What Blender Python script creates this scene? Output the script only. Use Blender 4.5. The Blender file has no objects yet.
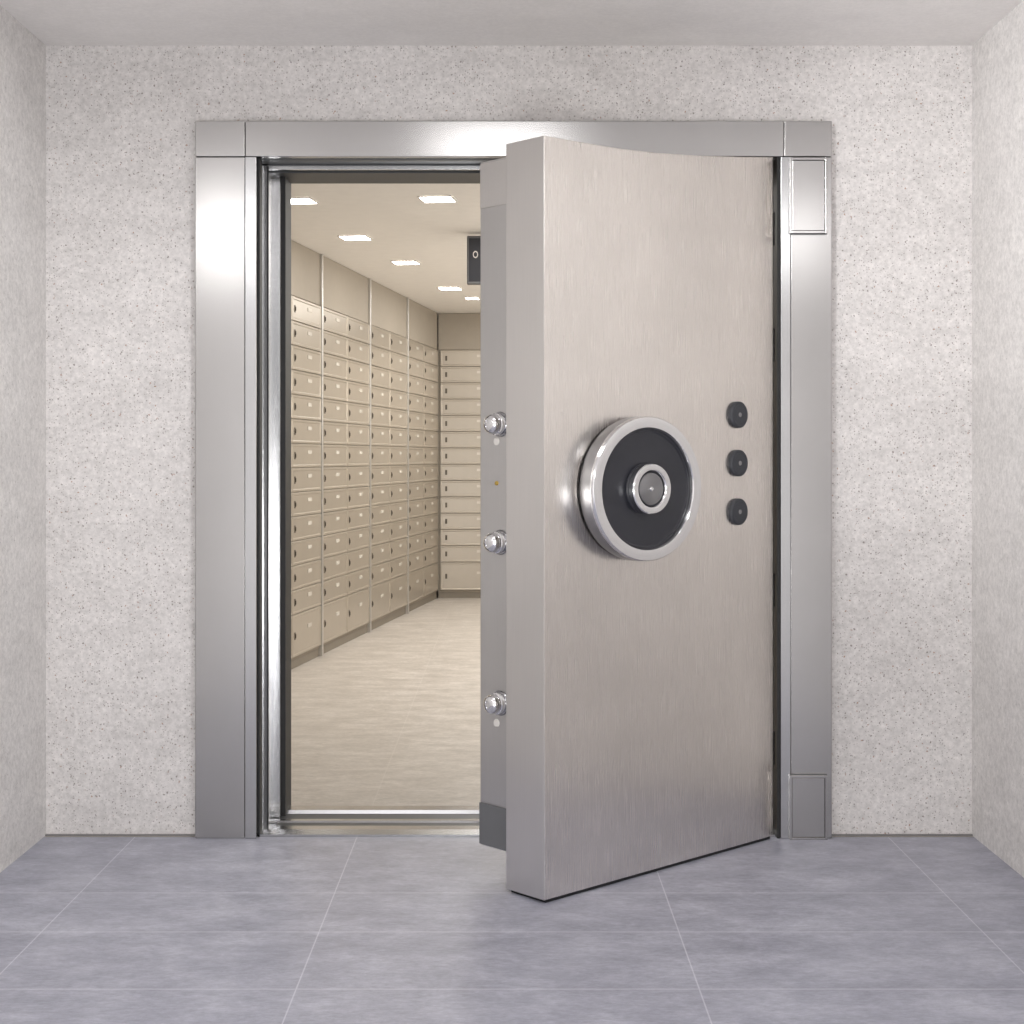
import bpy, bmesh, math, random
from mathutils import Matrix, Vector
random.seed(4)
S=bpy.context.scene
S.view_settings.view_transform='Standard'
S.view_settings.look='None'
COL=S.collection
PX=298.0; F=1490.0; D=5.0; HZ=1.275; CX=509.0; CY=457.0

# ---------------------------------------------------------------- materials
def newmat(name):
    m=bpy.data.materials.new(name); m.use_nodes=True
    nt=m.node_tree; b=nt.nodes['Principled BSDF']
    return m,nt,b
def N(nt,t,**kw):
    n=nt.nodes.new(t)
    for k,v in kw.items():
        if k.startswith('i_'):
            n.inputs[k[2:].replace('_',' ')].default_value=v
        else: setattr(n,k,v)
    return n
def L(nt,a,b): nt.links.new(a,b)
def ramp(nt,src,stops):
    r=nt.nodes.new('ShaderNodeValToRGB')
    el=r.color_ramp.elements
    el[0].position=stops[0][0]; el[0].color=stops[0][1]
    el[1].position=stops[-1][0]; el[1].color=stops[-1][1]
    for p,c in stops[1:-1]:
        e=el.new(p); e.color=c
    L(nt,src,r.inputs[0]); return r
def mapped(nt,scale):
    tc=N(nt,'ShaderNodeTexCoord'); mp=N(nt,'ShaderNodeMapping')
    mp.inputs['Scale'].default_value=scale
    L(nt,tc.outputs['Object'],mp.inputs['Vector']); return mp.outputs[0]
def g(v,a=1): 
    return (v,v,v,a)
def lin(r,gg,b):
    f=lambda c:(c/255/12.92) if c/255<=.04045 else ((c/255+.055)/1.055)**2.4
    return (f(r),f(gg),f(b),1)
def mth(nt,op,a,b=None):
    n=N(nt,'ShaderNodeMath',operation=op)
    for i,v in enumerate((a,b)):
        if v is None: continue
        if isinstance(v,(int,float)): n.inputs[i].default_value=v
        else: L(nt,v,n.inputs[i])
    return n.outputs[0]
def mixc(nt,fac,a,b,mode='MIX'):
    n=N(nt,'ShaderNodeMix',data_type='RGBA',blend_type=mode)
    for s,v in ((0,fac),(6,a),(7,b)):
        if isinstance(v,(int,float)): n.inputs[s].default_value=v
        elif isinstance(v,tuple): n.inputs[s].default_value=v
        else: L(nt,v,n.inputs[s])
    return n.outputs[2]

def plain(name,c,rough=.5,metal=0.0,spec=.5):
    m,nt,b=newmat(name)
    v=mapped(nt,(1,1,1)); n=N(nt,'ShaderNodeTexNoise',i_Scale=14.0,i_Detail=2.0); L(nt,v,n.inputs['Vector'])
    c2=tuple(x*.92 for x in c[:3])+(1,)
    L(nt,mixc(nt,n.outputs['Fac'],c,c2),b.inputs['Base Color'])
    b.inputs['Roughness'].default_value=rough; b.inputs['Metallic'].default_value=metal
    b.inputs['Specular IOR Level'].default_value=spec
    return m

def concrete(name,light,dark,pits=1.0):
    m,nt,b=newmat(name)
    v=mapped(nt,(1,1,1))
    n1=N(nt,'ShaderNodeTexNoise',i_Scale=1.5,i_Detail=6.0,i_Roughness=.65); L(nt,mapped(nt,(.8,.8,1.5)),n1.inputs['Vector'])
    n2=N(nt,'ShaderNodeTexNoise',i_Scale=56.0,i_Detail=5.0,i_Roughness=.78); L(nt,v,n2.inputs['Vector'])
    n4=N(nt,'ShaderNodeTexNoise',i_Scale=9.0,i_Detail=7.0,i_Roughness=.76); L(nt,mapped(nt,(1,1,1.6)),n4.inputs['Vector'])
    n5=N(nt,'ShaderNodeTexNoise',i_Scale=1.0,i_Detail=4.0,i_Roughness=.6); L(nt,mapped(nt,(.7,.7,8)),n5.inputs['Vector'])
    base=mixc(nt,ramp(nt,n1.outputs['Fac'],[(.35,g(0)),(.65,g(1))]).outputs[0],dark,light)
    fine=ramp(nt,n2.outputs['Fac'],[(.3,g(.76)),(.7,g(1.16))]).outputs[0]
    base=mixc(nt,.9 if pits>0 else .25,base,fine,'MULTIPLY')
    med=ramp(nt,n4.outputs['Fac'],[(.35,g(.90)),(.65,g(1.05))]).outputs[0]
    base=mixc(nt,.8 if pits>0 else .35,base,med,'MULTIPLY')
    band=ramp(nt,n5.outputs['Fac'],[(.35,g(.96)),(.65,g(1.02))]).outputs[0]
    base=mixc(nt,.85 if pits>0 else .2,base,band,'MULTIPLY')
    hs=[]
    if pits>0:
        wob=N(nt,'ShaderNodeTexNoise',i_Scale=120.0,i_Detail=2.0); L(nt,v,wob.inputs['Vector'])
        for sc,th,gate,col,fc in ((70.0,.19,.64,lin(104,94,88),.66),(125.0,.26,.55,lin(122,112,105),.52),(50.0,.13,.66,lin(152,110,84),.68)):
            vo=N(nt,'ShaderNodeTexVoronoi',i_Scale=sc)
            mx=N(nt,'ShaderNodeVectorMath',operation='MULTIPLY_ADD')
            L(nt,wob.outputs['Color'],mx.inputs[0]); mx.inputs[1].default_value=(.6/sc,)*3; L(nt,v,mx.inputs[2])
            L(nt,mx.outputs[0],vo.inputs['Vector'])
            near=mth(nt,'LESS_THAN',vo.outputs['Distance'],th)
            sp=N(nt,'ShaderNodeSeparateColor'); L(nt,vo.outputs['Color'],sp.inputs[0])
            on=mth(nt,'GREATER_THAN',sp.outputs[0],gate)
            k=mth(nt,'MULTIPLY',near,on); k2=mth(nt,'MULTIPLY',k,fc*pits)
            base=mixc(nt,k2,base,col); hs.append(k)
    L(nt,base,b.inputs['Base Color'])
    b.inputs['Roughness'].default_value=.85; b.inputs['Specular IOR Level'].default_value=.25
    h=n2.outputs['Fac']
    if hs: h=mth(nt,'SUBTRACT',h,mth(nt,'MULTIPLY',mth(nt,'ADD',hs[0],hs[1]),.6*pits))
    bp=N(nt,'ShaderNodeBump',i_Strength=.45*pits+.03,i_Distance=.004); L(nt,h,bp.inputs['Height']); L(nt,bp.outputs[0],b.inputs['Normal'])
    return m

def tile_floor(name,c1,c2,c3,grout,xs,ys,rough,gx=.45,gy=.3,spec=.4,asp=1.7,fk=.85):
    m,nt,b=newmat(name)
    v=mapped(nt,(1,asp,1))
    n1=N(nt,'ShaderNodeTexNoise',i_Scale=4.0,i_Detail=11.0,i_Roughness=.82,i_Distortion=.15); L(nt,v,n1.inputs['Vector'])
    v2=mapped(nt,(18,18*asp*1.6,18)); n2=N(nt,'ShaderNodeTexNoise',i_Scale=2.0,i_Detail=5.0,i_Roughness=.8); L(nt,v2,n2.inputs['Vector'])
    base=ramp(nt,n1.outputs['Fac'],[(.32,c1),(.5,c2),(.68,c3)]).outputs[0]
    base=mixc(nt,fk,base,ramp(nt,n2.outputs['Fac'],[(.3,g(.78)),(.7,g(1.16))]).outputs[0],'MULTIPLY')
    tc=N(nt,'ShaderNodeTexCoord'); sx=N(nt,'ShaderNodeSeparateXYZ'); L(nt,tc.outputs['Object'],sx.inputs[0])
    mask=None
    for ax,vals,w,f in ((0,xs,.0018,gx),(1,ys,.004,gy)):
        for x0 in vals:
            k=mth(nt,'MULTIPLY',mth(nt,'LESS_THAN',mth(nt,'ABSOLUTE',mth(nt,'SUBTRACT',sx.outputs[ax],x0)),w),f)
            mask=k if mask is None else mth(nt,'MAXIMUM',mask,k)
    L(nt,mixc(nt,mask,base,grout),b.inputs['Base Color'])
    b.inputs['Specular IOR Level'].default_value=spec
    L(nt,ramp(nt,n1.outputs['Fac'],[(.3,g(rough-.08)),(.7,g(rough+.1))]).outputs[0],b.inputs['Roughness'])
    return m

def steel(name,c,rough=.32,brush=(700,700,7),amt=.025,cloud=.05,aniso=None):
    m,nt,b=newmat(name)
    v=mapped(nt,brush); n=N(nt,'ShaderNodeTexNoise',i_Scale=1.0,i_Detail=1.0); L(nt,v,n.inputs['Vector'])
    v2=mapped(nt,(1,1,1)); n2=N(nt,'ShaderNodeTexNoise',i_Scale=1.8,i_Detail=3.0); L(nt,v2,n2.inputs['Vector'])
    a=ramp(nt,n.outputs['Fac'],[(.3,g(1-amt)),(.7,g(1+amt*.4))]).outputs[0]
    cl=ramp(nt,n2.outputs['Fac'],[(.3,g(1-cloud)),(.7,g(1+cloud))]).outputs[0]
    L(nt,mixc(nt,1.0,mixc(nt,1.0,c,a,'MULTIPLY'),cl,'MULTIPLY'),b.inputs['Base Color'])
    b.inputs['Metallic'].default_value=1.0
    L(nt,ramp(nt,n.outputs['Fac'],[(.3,g(rough-.006)),(.7,g(rough+.006))]).outputs[0],b.inputs['Roughness'])
    if aniso:
        tg=N(nt,'ShaderNodeTangent',direction_type='RADIAL',axis=aniso); L(nt,tg.outputs[0],b.inputs['Tangent'])
        b.inputs['Anisotropic'].default_value=.95; b.inputs['Anisotropic Rotation'].default_value=.25
    return m

M_wall=concrete('concrete_wall_mat',lin(222,218,216),lin(209,205,203))
M_side=concrete('concrete_side_mat',lin(225,222,220),lin(214,211,209),.6)
M_ceil=concrete('concrete_ceiling_mat',lin(236,233,231),lin(229,226,224),0)
M_floor=tile_floor('slate_floor_mat',lin(138,139,153),lin(165,166,179),lin(193,194,205),lin(224,224,230),
    [-1.255,-.51,.456,1.272],[-.642,-1.0,-1.43,-1.85,-2.3],.40)
M_vfloor=tile_floor('beige_floor_mat',lin(164,157,149),lin(190,183,175),lin(214,208,201),lin(220,215,209),
    [-1.3,-.5,.3,1.1],[1.3,2.1,2.9,3.7,4.5,5.3,6.1],.42,.22,.18,asp=2.0,fk=1.0)
M_vwall=plain('beige_wall_mat',lin(210,204,196),.7)
M_vceil=plain('cream_ceiling_mat',lin(247,243,237),.8)
M_door=steel('door_steel_mat',(.83,.79,.75,1),.27,cloud=.06,amt=.02)
M_edge=steel('door_edge_steel_mat',(.75,.73,.71,1),.30,amt=.02)
M_frame=steel('frame_steel_mat',(.46,.45,.445,1),.24)
M_lintel=steel('lintel_steel_mat',(.46,.45,.445,1),.24,brush=(7,700,700))
M_inner=steel('inner_steel_mat',(.50,.50,.505,1),.22)
M_sill=steel('sill_steel_mat',(.46,.46,.47,1),.22,brush=(7,700,700))
M_plug=steel('plug_steel_mat',(.63,.62,.61,1),.34,amt=.02)
M_chrome=steel('chrome_mat',(.84,.84,.85,1),.05,amt=.0,cloud=.0)
M_chrome2=steel('brushed_chrome_mat',(.84,.84,.85,1),.12,amt=.0,cloud=.0)
M_collar=steel('collar_mat',(.36,.36,.37,1),.2,amt=.0,cloud=.0)
M_rimside=steel('rim_side_mat',(.36,.36,.37,1),.30,amt=.0,cloud=.0)
M_hub=steel('dark_hub_mat',(.32,.32,.33,1),.28,amt=.0,aniso='Y')
M_black=plain('black_mat',lin(42,43,50),.4)
M_gasket=plain('gasket_mat',lin(20,20,22),.6)
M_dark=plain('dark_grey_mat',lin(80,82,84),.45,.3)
M_contact_shadow=plain('contact_shadow_mat',lin(128,126,126),.8)  # grey of the contact shadow painted along the wall base
M_endblock=plain('mid_grey_plate_mat',lin(120,121,123),.45,.4)
M_button=plain('button_mat',lin(54,56,62),.5)
M_locker=plain('locker_beige_mat',lin(186,177,164),.30,.5)
M_lbody=plain('locker_body_mat',lin(156,147,133),.6)
M_lpanel=plain('locker_panel_mat',lin(168,159,146),.6)
M_plinth=plain('plinth_mat',lin(132,124,112),.6)
M_post=steel('post_steel_mat',(.66,.65,.63,1),.34)
M_lock=plain('lock_mat',lin(96,88,78),.4,.3)
M_white=plain('white_enamel_mat',lin(232,228,222),.4)
M_plate=plain('number_plate_mat',lin(208,202,192),.4)
M_brass=plain('brass_mat',lin(200,170,90),.3,.8)
M_em,nt,b=newmat('lamp_diffuser_mat')
b.inputs['Emission Color'].default_value=(1,.965,.91,1); b.inputs['Emission Strength'].default_value=18
b.inputs['Base Color'].default_value=(.9,.9,.85,1)

# ---------------------------------------------------------------- mesh helpers
def mkobj(name,me,mat,parent=None,bevel=0,smooth=False,struct=False,label=None):
    o=bpy.data.objects.new(name,me); COL.objects.link(o)
    if mat: me.materials.append(mat)
    if parent: o.parent=parent
    if bevel:
        md=o.modifiers.new('bev','BEVEL'); md.width=bevel; md.segments=2; md.limit_method='ANGLE'
    if smooth:
        for p in me.polygons: p.use_smooth=True
        me.set_sharp_from_angle(angle=math.radians(35))
    if struct: o['kind']='structure'
    if label: o['label']=label
    return o
def box(name,x0,x1,y0,y1,z0,z1,mat,**kw):
    me=bpy.data.meshes.new(name); bm=bmesh.new()
    bmesh.ops.create_cube(bm,size=1)
    bm.transform(Matrix.Translation(((x0+x1)/2,(y0+y1)/2,(z0+z1)/2))@Matrix.Diagonal((x1-x0,y1-y0,z1-z0,1)))
    bm.to_mesh(me); bm.free()
    return mkobj(name,me,mat,**kw)
def multibox(name,boxes,mat,**kw):
    me=bpy.data.meshes.new(name); bm=bmesh.new()
    for (x0,x1,y0,y1,z0,z1) in boxes:
        r=bmesh.ops.create_cube(bm,size=1)
        bmesh.ops.transform(bm,verts=r['verts'],matrix=Matrix.Translation(((x0+x1)/2,(y0+y1)/2,(z0+z1)/2))@Matrix.Diagonal((x1-x0,y1-y0,z1-z0,1)))
    bm.to_mesh(me); bm.free()
    return mkobj(name,me,mat,**kw)
def extr(name,pts,axis,a,bb,mat,**kw):
    me=bpy.data.meshes.new(name); bm=bmesh.new()
    def P(p,t):
        return {'z':(p[0],p[1],t),'x':(t,p[0],p[1]),'y':(p[0],t,p[1])}[axis]
    v0=[bm.verts.new(P(p,a)) for p in pts]; v1=[bm.verts.new(P(p,bb)) for p in pts]
    n=len(pts)
    bm.faces.new(v0[::-1]); bm.faces.new(v1)
    for i in range(n): bm.faces.new((v0[i],v0[(i+1)%n],v1[(i+1)%n],v1[i]))
    bmesh.ops.recalc_face_normals(bm,faces=bm.faces)
    bm.to_mesh(me); bm.free()
    return mkobj(name,me,mat,**kw)
def lathe(name,prof,axis,mat,seg=72,loc=(0,0,0),**kw):
    me=bpy.data.meshes.new(name); bm=bmesh.new(); rings=[]
    def P(r,h,t):
        c,s=r*math.cos(t),r*math.sin(t)
        return {'y':(c,h,s),'x':(h,c,s),'z':(c,s,h)}[axis]
    for r,h in prof:
        if r<1e-6: rings.append([bm.verts.new(P(0,h,0))])
        else: rings.append([bm.verts.new(P(r,h,2*math.pi*i/seg)) for i in range(seg)])
    for A,B in zip(rings,rings[1:]):
        for i in range(seg):
            j=(i+1)%seg
            if len(A)==1 and len(B)==1: continue
            if len(A)==1: bm.faces.new((A[0],B[i],B[j]))
            elif len(B)==1: bm.faces.new((A[i],A[j],B[0]))
            else: bm.faces.new((A[i],A[j],B[j],B[i]))
    bmesh.ops.recalc_face_normals(bm,faces=bm.faces)
    bm.to_mesh(me); bm.free()
    o=mkobj(name,me,mat,smooth=True,**kw); o.location=loc; return o
def empty(name,loc,rot=0,label=None,category=None,group=None,parent=None):
    o=bpy.data.objects.new(name,None); COL.objects.link(o); o.location=loc; o.rotation_euler=(0,0,rot)
    o.empty_display_size=.1
    if label:o['label']=label
    if category:o['category']=category
    if group:o['group']=group
    if parent:o.parent=parent
    return o

# ---------------------------------------------------------------- room shell
RH=2.661; WX=1.56; WF=.02; WB=.40
VH=2.577; YB=-6.0
floor=box('floor',-2.2,2.2,YB,.0,-.1,0,M_floor,struct=True)
ceil=box('ceiling',-2.2,2.2,YB,WF,RH,RH+.1,M_ceil,struct=True)
wl=box('wall_left',-WX-.3,-WX,YB,WF,0,RH,M_side,struct=True)
wr=box('wall_right',WX,WX+.3,YB,WF,0,RH,M_side,struct=True)
OX0=-.90; OX1=.95; OZ=2.33
wb=multibox('wall_back',[(-3.2,OX0,WF,WB,0,RH+.1),(OX1,3.2,WF,WB,0,RH+.1),(OX0,OX1,WF,WB,OZ,RH+.1)],M_wall,struct=True)
multibox('contact_shadow_strip_1',[(-WX,-1.052,.012,WF,0,.005),(1.082,WX,.012,WF,0,.005)],M_contact_shadow,struct=True)  # thin strip standing in for the contact shadow where wall meets floor
# vault shell
TH=math.atan2(.686,4.74)
def wallpt(k): return (-1.316+.686*k,3.84+4.74*k)
FARY=8.47
vf=box('floor_vault',-3.2,3.2,.0,9.3,-.1,-.001,M_vfloor,struct=True)
vc=box('ceiling_vault',-3.2,3.2,WB,9.3,VH,VH+.08,M_vceil,struct=True)
a=wallpt(-.78); bq=wallpt(1.13)
nx,ny=-math.cos(TH),math.sin(TH)
off=.5
extr('wall_vault_left',[(a[0]+nx*off,a[1]+ny*off),(bq[0]+nx*off,bq[1]+ny*off),(bq[0]+nx*(off+.1),bq[1]+ny*(off+.1)),(a[0]+nx*(off+.1),a[1]+ny*(off+.1))],'z',0,VH,M_vwall,struct=True)
box('wall_vault_far',-1.4,3.2,FARY+.5,FARY+.6,0,VH,M_vwall,struct=True)
box('wall_vault_right',2.4,2.5,WB,FARY+.5,0,VH,M_vwall,struct=True)

# ---------------------------------------------------------------- door frame
def wx(px): return (px-CX)/PX
def wz(py): return HZ+(CY-py)/PX
fr=empty('vault_door_frame',(0,0,0),label='brushed stainless steel vault door frame with corner blocks set in the concrete wall',category='door frame')
FY=-.02
def fbox(name,px0,px1,py0,py1,yf,mat,lab=None,gap=.0012,yb=.06,bev=.002):
    return box(name,wx(px0)+gap,wx(px1)-gap,yf,yb,max(.0,wz(py1)+gap),wz(py0)-gap,mat,parent=fr,bevel=bev,label=lab)
yb=WF
fbox('jamb_casing',196,246,158,838,FY,M_frame,yb=yb)
fbox('corner_block',196,246,122,158,FY,M_lintel,yb=yb)
fbox('lintel',246,783,122,158,FY,M_lintel,yb=yb)
fbox('corner_block',783,831,122,158,FY,M_lintel,yb=yb)
fbox('jamb_casing',789.5,831,158,838,FY,M_frame,yb=yb)
fbox('jamb_bead',246,258,158,838,FY-.006,M_inner,yb=.05)
fbox('jamb_bead',779,789.5,158,838,FY-.006,M_inner,yb=.05)
for z0,z1 in ((wz(235),wz(160)),(0.0,wz(773))):
    x0,x1=wx(787.5),wx(825); w=.008;y0=FY-.022;y1=FY-.0
    box('bracket_plate',x0+w+.001,x1-w-.001,FY-.019,FY,z0+w+.001,z1-w-.001,M_frame,parent=fr,bevel=.0015)
    multibox('bracket_rim',[(x0,x0+w,y0,y1,z0,z1),(x1-w,x1,y0,y1,z0,z1),(x0+w,x1-w,y0,y1,z1-w,z1),(x0+w,x1-w,y0,y1,z0,z0+w)],M_frame,parent=fr,bevel=.001)
    multibox('bracket_gap',[(x0+w,x1-w,FY-.004,FY-.001,z0+w,z1-w),(x0-.0015,x1+.0015,FY-.0035,FY-.0005,z0-.0015 if z0>.1 else 0,z1+.0015)],M_dark,parent=fr)
xl=wx(258)
def jamb(sgn,x0,mat,name):
    p=[(0,0.05),(0,.10),(.018,.10),(.018,.22),(.040,.22),(.040,.33)]
    pts=[(x0+sgn*a,y) for a,y in p]+[(x0-sgn*.05,.33),(x0-sgn*.05,.05)]
    return extr(name,pts,'z',0,2.30,mat,parent=fr)
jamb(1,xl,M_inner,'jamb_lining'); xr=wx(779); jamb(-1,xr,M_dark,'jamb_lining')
box('door_stop',xl,xl+.006,.0,.05,0,2.278,M_gasket,parent=fr,label='black rubber seal strip')
box('door_stop',xr-.010,xr,-.02,.05,0,2.278,M_gasket,parent=fr,label='black rubber seal strip')
box('door_stop',xl+.014,xl+.0195,.097,.102,0,2.27,M_gasket,parent=fr)
box('door_stop',xl+.036,xl+.053,.262,.40,0,2.27,M_gasket,parent=fr)
box('door_stop',xl-.05,xl+.036,.335,.40,0,2.27,M_gasket,parent=fr)
box('door_stop',xr-.045,xr+.05,.335,.40,0,2.27,M_gasket,parent=fr)
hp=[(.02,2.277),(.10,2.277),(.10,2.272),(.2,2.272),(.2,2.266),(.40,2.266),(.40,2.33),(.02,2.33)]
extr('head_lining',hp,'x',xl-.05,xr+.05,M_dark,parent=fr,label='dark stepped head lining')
box('head_strip',xl+.02,xr-.02,.102,.112,2.259,2.272,M_inner,parent=fr)
sp=[(0.0,0.0),(0.0,.008),(.03,.018),(.08,.018),(.085,.006),(.17,.006),(.175,.012),(.20,.012),(.205,.006),(.30,.006),(.305,.018),(.37,.018),(.395,.002),(.40,0)]
extr('sill',sp,'x',xl,xr,M_sill,parent=fr,label='polished steel threshold with ridges')
multibox('sill_groove',[(xl+.04,xr-.04,.095,.165,.0059,.0072),(xl+.04,xr-.04,.215,.295,.0059,.0072)],M_dark,parent=fr)

# ---------------------------------------------------------------- vault door
P=Vector((.10,-.73)); H=Vector((.883,-.0)); 
W=(H-P).length; ang=math.atan2(P.y-H.y,P.x-H.x)
vd=empty('vault_door',(H.x,H.y-.022,0),ang,label='thick brushed stainless steel vault door standing half open with round dial and bolts',category='vault door')
T=.16; T2=.18; E=.06
def top_at(lx):
    k=1-lx/W
    x=P.x+(H.x-P.x)*k; y=P.y+(H.y-P.y)*k
    ix=CX+F*x/(D+y); s=F/(D+y)
    pts=[(500,133),(544,137),(580,143.5),(620,150),(660,154.5),(700,157),(740,158.2),(790,158.5)]
    for (a0,b0),(a1,b1) in zip(pts,pts[1:]):
        if a0<=ix<=a1: py=b0+(b1-b0)*(ix-a0)/(a1-a0)
    return HZ+(CY-py)/s
n=24
prof=[(0,.010)]+[(W*i/n,top_at(W*i/n)) for i in range(n+1)]+[(W,.010)]
slab=extr('door_slab',prof,'y',-T,0,M_door,parent=vd)
slab.data.materials.append(M_edge)
for p in slab.data.polygons:
    if abs(p.normal.y)<.5: p.material_index=1
md=slab.modifiers.new('bev','BEVEL'); md.width=.002; md.segments=2; md.limit_method='ANGLE'; md.angle_limit=math.radians(40)
box('bottom_shadow',.01,W-.012,-T+.01,-.006,0.0,.010,M_gasket,parent=vd,label='black strip standing for the shadow under the door')  # black strip painted in as the shadow line below the slab
plug=box('door_plug',.07,W-E,-T-T2,-T,.095,2.172,M_plug,parent=vd,bevel=.003)
fx=W-E
box('edge_plate',fx,fx+.004,-T-T2+.004,-T-.004,2.03,2.165,M_edge,parent=vd,bevel=.001,label='pale steel end plate')
box('edge_plate',fx,fx+.006,-T-T2+.002,-T-.004,.10,.225,M_endblock,parent=vd,bevel=.001,label='mid grey end plate')
for z in (1.373,1.019,.537):
    yb_=-T-.088
    b0=empty('locking_bolt',(fx,yb_,z),parent=vd); b0['label']='polished chrome locking bolt'
    lathe('bolt_collar',[(0,0),(.037,0),(.038,.003),(.036,.006),(.030,.007),(0,.007)],'x',M_collar,seg=40,parent=b0)
    lathe('bolt_head',[(0,.005),(.0315,.005),(.0325,.012),(.0325,.022),(.029,.024),(.029,.028),(.0305,.031),(.029,.040),(.024,.048),(.016,.053),(.011,.054),(.010,.051),(0,.051)],'x',M_chrome,seg=40,parent=b0)
for z,r,m in ((1.322,.012,M_white),(.475,.012,M_white),(1.196,.007,M_brass)):
    lathe('cover_cap',[(0,0),(r,0),(r,.002),(r*.8,.004),(0,.004)],'x',m,seg=24,loc=(fx,-T-.105,z),parent=vd,label='small round cover cap')
hx=W*(1-.347); hw=empty('dial_wheel',(hx,0,1.180),parent=vd); hw['label']='round chrome-rimmed dial wheel with black face'
hw.scale=(1.12,1,1)
lathe('wheel_shadow_gap',[(0,0),(.200,0),(.200,.010),(0,.010)],'y',M_black,parent=hw,seg=128)  # black ring put in for the shadow between wheel and door
lathe('wheel_side',[(.200,.006),(.208,.006),(.213,.012),(.2165,.024),(.2172,.040),(.2165,.058),(.200,.060)],'y',M_rimside,parent=hw,seg=128)
lathe('wheel_rim',[(.205,.055),(.2168,.058),(.2165,.066),(.2135,.0700),(.2125,.0703),(.1850,.0703),(.1835,.0698),(.1805,.064),(.180,.056),(.180,.0)],'y',M_chrome2,parent=hw,seg=128)
lathe('wheel_face',[(.1805,.0),(.1805,.054),(.174,.056),(.170,.053),(0,.052)],'y',M_black,parent=hw,seg=128)
lathe('hub_stem',[(.076,.05),(.076,.055),(.072,.060),(.068,.062),(.068,.070),(0,.070)],'y',M_black,parent=hw)
lathe('hub_ring',[(.066,.062),(.073,.062),(.0755,.065),(.0755,.080),(.073,.0835),(.072,.0838),(.058,.0838),(.0565,.083),(.0535,.078),(.053,.070)],'y',M_chrome2,parent=hw)
lathe('hub_disc',[(.0535,.060),(.0535,.075),(.050,.078),(.049,.078),(.048,.074),(0,.074)],'y',M_black,parent=hw)
lathe('hub_cap',[(.0475,.072),(.0475,.0780),(.0465,.0785),(.007,.0785)],'y',M_hub,parent=hw)
lathe('hub_pin',[(.0072,.077),(.0072,.080),(.005,.082),(0,.082)],'y',M_chrome2,seg=24,parent=hw)
for z in (1.412,1.255,1.097):
    bt=empty('button',(W*(1-.818),0,z),parent=vd); bt['label']='round black push button'
    lathe('button_body',[(0,0),(.043,0),(.0435,.004),(.043,.011),(.040,.014),(.034,.015),(.032,.0135),(.012,.014),(0,.014)],'y',M_button,parent=bt,seg=48)
    lathe('button_screw',[(.0,.013),(.0075,.013),(.0075,.015),(.006,.0158),(0,.0158)],'y',M_rimside,parent=bt,seg=24)
for z in (2.04,1.65,.83,.30):
    lathe('hinge',[(0,0),(.008,0),(.009,.004),(.009,.05),(.0078,.052),(.0078,.056),(.009,.058),(.009,.108),(.008,.112),(0,.112)],'z',M_gasket,seg=24,loc=(-.009,-.012,z-.056),parent=vd,label='dark steel hinge knuckle')

# ---------------------------------------------------------------- lockers
BW=.274*math.hypot(.686,4.74)
NC=2; Z0=.326; Z1=2.24; NR=13; ZB=.07
gap=.002
cw=(BW-.04)/NC; rh=(Z1-Z0)/NR
def doormesh(w,h):
    me=bpy.data.meshes.new('locker_door'); bm=bmesh.new()
    t=.014
    def ring(i,y): return [bm.verts.new(p) for p in ((i,y,i),(w-i,y,i),(w-i,y,h-i),(i,y,h-i))]
    R=[ring(0,0),ring(0,-t+.003),ring(.003,-t),ring(.013,-t),ring(.018,-t+.003)]
    for A,B in zip(R,R[1:]):
        for i in range(4): bm.faces.new((A[i],A[(i+1)%4],B[(i+1)%4],B[i]))
    bm.faces.new(R[-1]); bm.faces.new(R[0][::-1])
    bmesh.ops.recalc_face_normals(bm,faces=bm.faces)
    bm.to_mesh(me); bm.free(); me.materials.append(M_locker); return me
dm=doormesh(cw-2*gap,rh-2*gap); dmb=doormesh(cw-2*gap,Z0-ZB-2*gap)
def bxm(name,bxs,mat):
    me=bpy.data.meshes.new(name); bm=bmesh.new()
    for (x0,x1,y0,y1,z0,z1) in bxs:
        r=bmesh.ops.create_cube(bm,size=1)
        bmesh.ops.transform(bm,verts=r['verts'],matrix=Matrix.Translation(((x0+x1)/2,(y0+y1)/2,(z0+z1)/2))@Matrix.Diagonal((x1-x0,y1-y0,z1-z0,1)))
    bm.to_mesh(me); bm.free(); me.materials.append(mat); return me
lm=bxm('lock',((0,.018,-.003,0,0,.044),(.005,.013,-.008,-.003,.010,.034)),M_lock)
pm=bxm('number_plate',((0,.085,-.003,0,0,.022),),M_plate)
def bank(loc,rot,label,post=True):
    e=empty('locker_bank',(loc[0],loc[1],0),rot,label=label,category='lockers',group='banks of safe deposit lockers along the vault walls')
    m=.016 if post else .004
    box('body',m,BW-m,.0,.48,.055,Z1+.005,M_lbody,parent=e)
    box('plinth',m,BW-m,.004,.48,0,.055,M_plinth,parent=e)
    box('top_panel',m,BW-m,-.004,.48,Z1+.006,VH-.002,M_lpanel,parent=e,bevel=.002)
    if post: box('post',-.0148,.0148,-.020,.48,0,VH-.002,M_post,parent=e,bevel=.003)
    for c in range(NC):
        for r in range(NR+1):
            x=.020+c*cw+gap
            if r==0: z=ZB+gap; me=dmb; h=Z0-ZB-2*gap
            else: z=Z0+(r-1)*rh+gap; me=dm; h=rh-2*gap
            d=bpy.data.objects.new('locker_door',me); COL.objects.link(d); d.parent=e; d.location=(x,0,z)
            l=bpy.data.objects.new('lock',lm); COL.objects.link(l); l.parent=d; l.location=(.045,-.011,h*.5-.022)
            q=bpy.data.objects.new('number_plate',pm); COL.objects.link(q); q.parent=d; q.location=(cw*.52,-.011,h*.58)
    return e
rot=math.pi/2-TH
for j in (-2,-1,0,1,2):
    k=.151+.274*j
    bank(wallpt(k),rot,'beige metal safe deposit locker bank with steel post')
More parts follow.
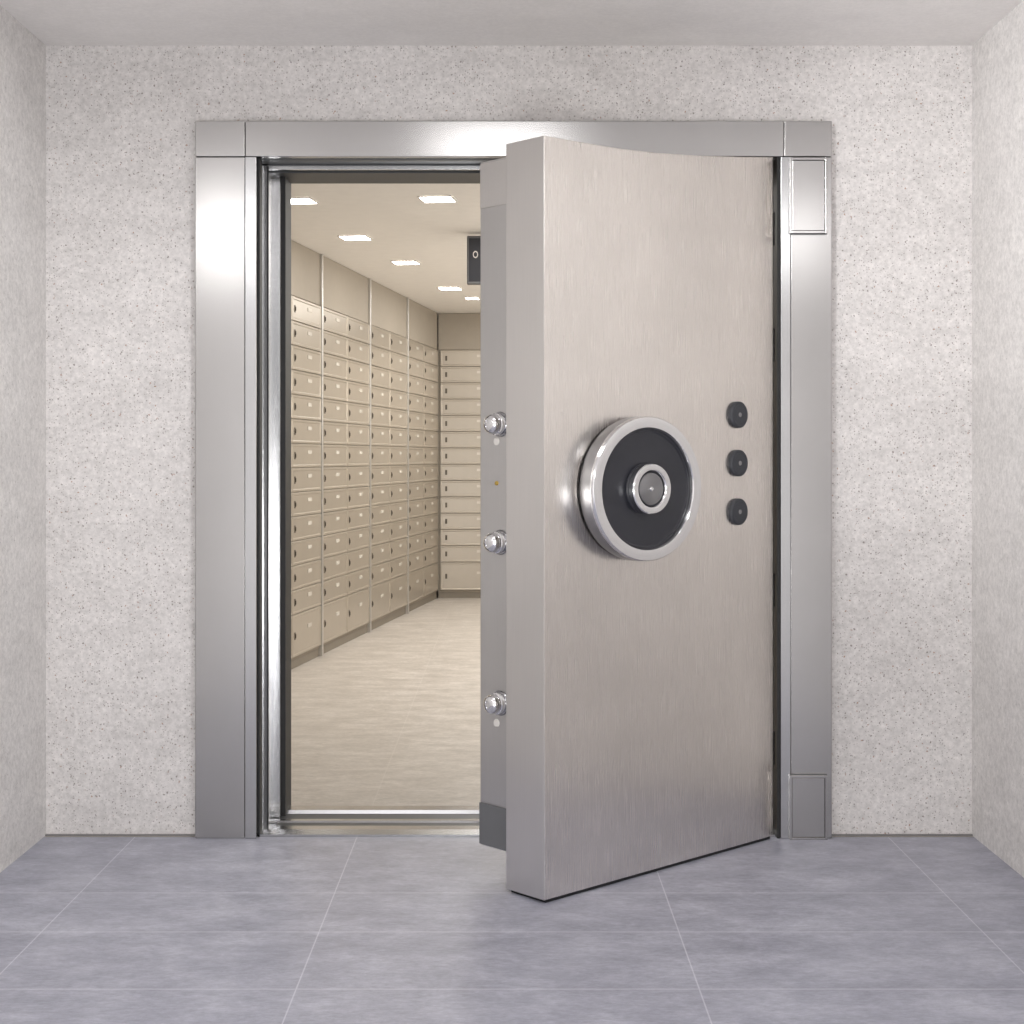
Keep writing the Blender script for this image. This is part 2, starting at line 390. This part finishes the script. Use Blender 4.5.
bank((wallpt(.975)[0]+.004,FARY),0,'beige metal safe deposit locker bank on the end wall',post=False)

# ---------------------------------------------------------------- ceiling lights
for i,(x,y) in enumerate(((-1.07,2.55),(-.36,2.5),(-.91,3.82),(-.69,4.95),(-.455,6.48),(-.30,7.2),(.55,2.4),(.6,4.4),(.7,6.4))):
    e=empty('ceiling_light',(x,y,VH),-TH,label='square recessed ceiling light glowing warm white',category='ceiling light',group='recessed lights in the vault ceiling')
    w=.078; r=.086
    if i==5: w=.05; r=.057
    multibox('housing',[(-r,-w,-r,r,-.007,-.001),(w,r,-r,r,-.007,-.001),(-w,w,-r,-w,-.007,-.001),(-w,w,w,r,-.007,-.001)],M_white,parent=e)
    box('diffuser',-w,w,-w,w,-.0065,-.001,M_em,parent=e)
sx=-.244
sg=empty('sign_box',(sx,3.66,VH),0,label='dark rectangular sign box with pale round mark fixed under ceiling',category='sign')
box('housing',0,.36,-.03,.03,-.30,-.02,M_endblock,parent=sg,bevel=.006)
box('bracket',.15,.21,-.015,.015,-.02,-.001,M_dark,parent=sg)
box('panel',.012,.348,-.034,-.030,-.285,-.035,M_black,parent=sg,bevel=.002)
rg=lathe('mark',[(.010,-.002),(.010,.0),(.015,.0),(.015,-.002)],'y',M_white,seg=32,parent=sg,loc=(.050,-.035,-.13)); rg.scale=(1,1,1.4)

# ---------------------------------------------------------------- lights
def area(name,loc,rot,sx,sy,pw,col=(1,1,1)):
    l=bpy.data.lights.new(name,'AREA'); l.shape='RECTANGLE'; l.size=sx; l.size_y=sy; l.energy=pw; l.color=col
    o=bpy.data.objects.new(name,l); COL.objects.link(o); o.location=loc; o.rotation_euler=rot; return o
def aim(loc,tgt): return (Vector(tgt)-Vector(loc)).to_track_quat('-Z','Y').to_euler()
def spot(name,loc,tgt,pw,ang,rad,col=(1,1,1)):
    l=bpy.data.lights.new(name,'SPOT'); l.energy=pw; l.spot_size=math.radians(ang); l.spot_blend=1.0; l.shadow_soft_size=rad; l.color=col
    o=bpy.data.objects.new(name,l); COL.objects.link(o); o.location=loc
    o.rotation_euler=aim(loc,tgt); return o
WC=(1,.997,.994)
area('added_room_light',(0,-4.9,RH-.02),(0,0,0),2.8,1.6,40,WC)  # added overhead fill out of view, no known fixture
area('added_room_light.001',(-.05,-1.55,RH-.02),(0,0,0),.55,.35,7,WC)  # added only to put a highlight on the middle of the lintel
area('ceiling_fill',(0,-5.35,.5),(math.radians(127),0,0),.9,.8,72,WC)  # added low behind the camera to brighten the ceiling
spot('side_wall_fill',(.1,-2.0,2.5),(-1.56,-.75,1.4),85,72,.15,WC)  # added out of view to brighten the left wall
spot('side_wall_fill.001',(-.1,-2.0,2.5),(1.56,-.75,2.0),130,66,.15,WC)  # added to brighten the right wall, which the door mirrors as sheen
for i,s in enumerate((-1,1)):
    lc=(s*1.42,-2.5,2.38); area('jamb_highlight'+('.001' if i else ''),lc,aim(lc,(s*.95,0,1.9)),.22,.22,2.2 if s<0 else 1.2,WC)  # added for the jamb highlights, no such fixture on the side walls
area('vault_fill',(.6,4.7,VH-.03),(0,0,0),1.4,6.4,105,(1,.985,.955))  # added fill for the whole vault, apart from its recessed lights
area('vault_ceiling_fill',(1.9,4.6,1.7),(math.radians(180),math.radians(-25),0),.5,5.5,55,(1,.965,.91))  # added fill hidden by the door, brightens the vault ceiling
w=bpy.data.worlds.new('world'); S.world=w; w.use_nodes=True
bg=w.node_tree.nodes['Background']; bg.inputs[0].default_value=(1,.995,.99,1); bg.inputs[1].default_value=.92

# ---------------------------------------------------------------- camera
c=bpy.data.cameras.new('camera'); co=bpy.data.objects.new('camera',c); COL.objects.link(co)
co.location=(0,-D,HZ); co.rotation_euler=(math.pi/2,0,0)
c.sensor_width=36; c.lens=36*F/1024; c.shift_x=3/1024; c.shift_y=-55/1024; c.clip_end=100
S.camera=co
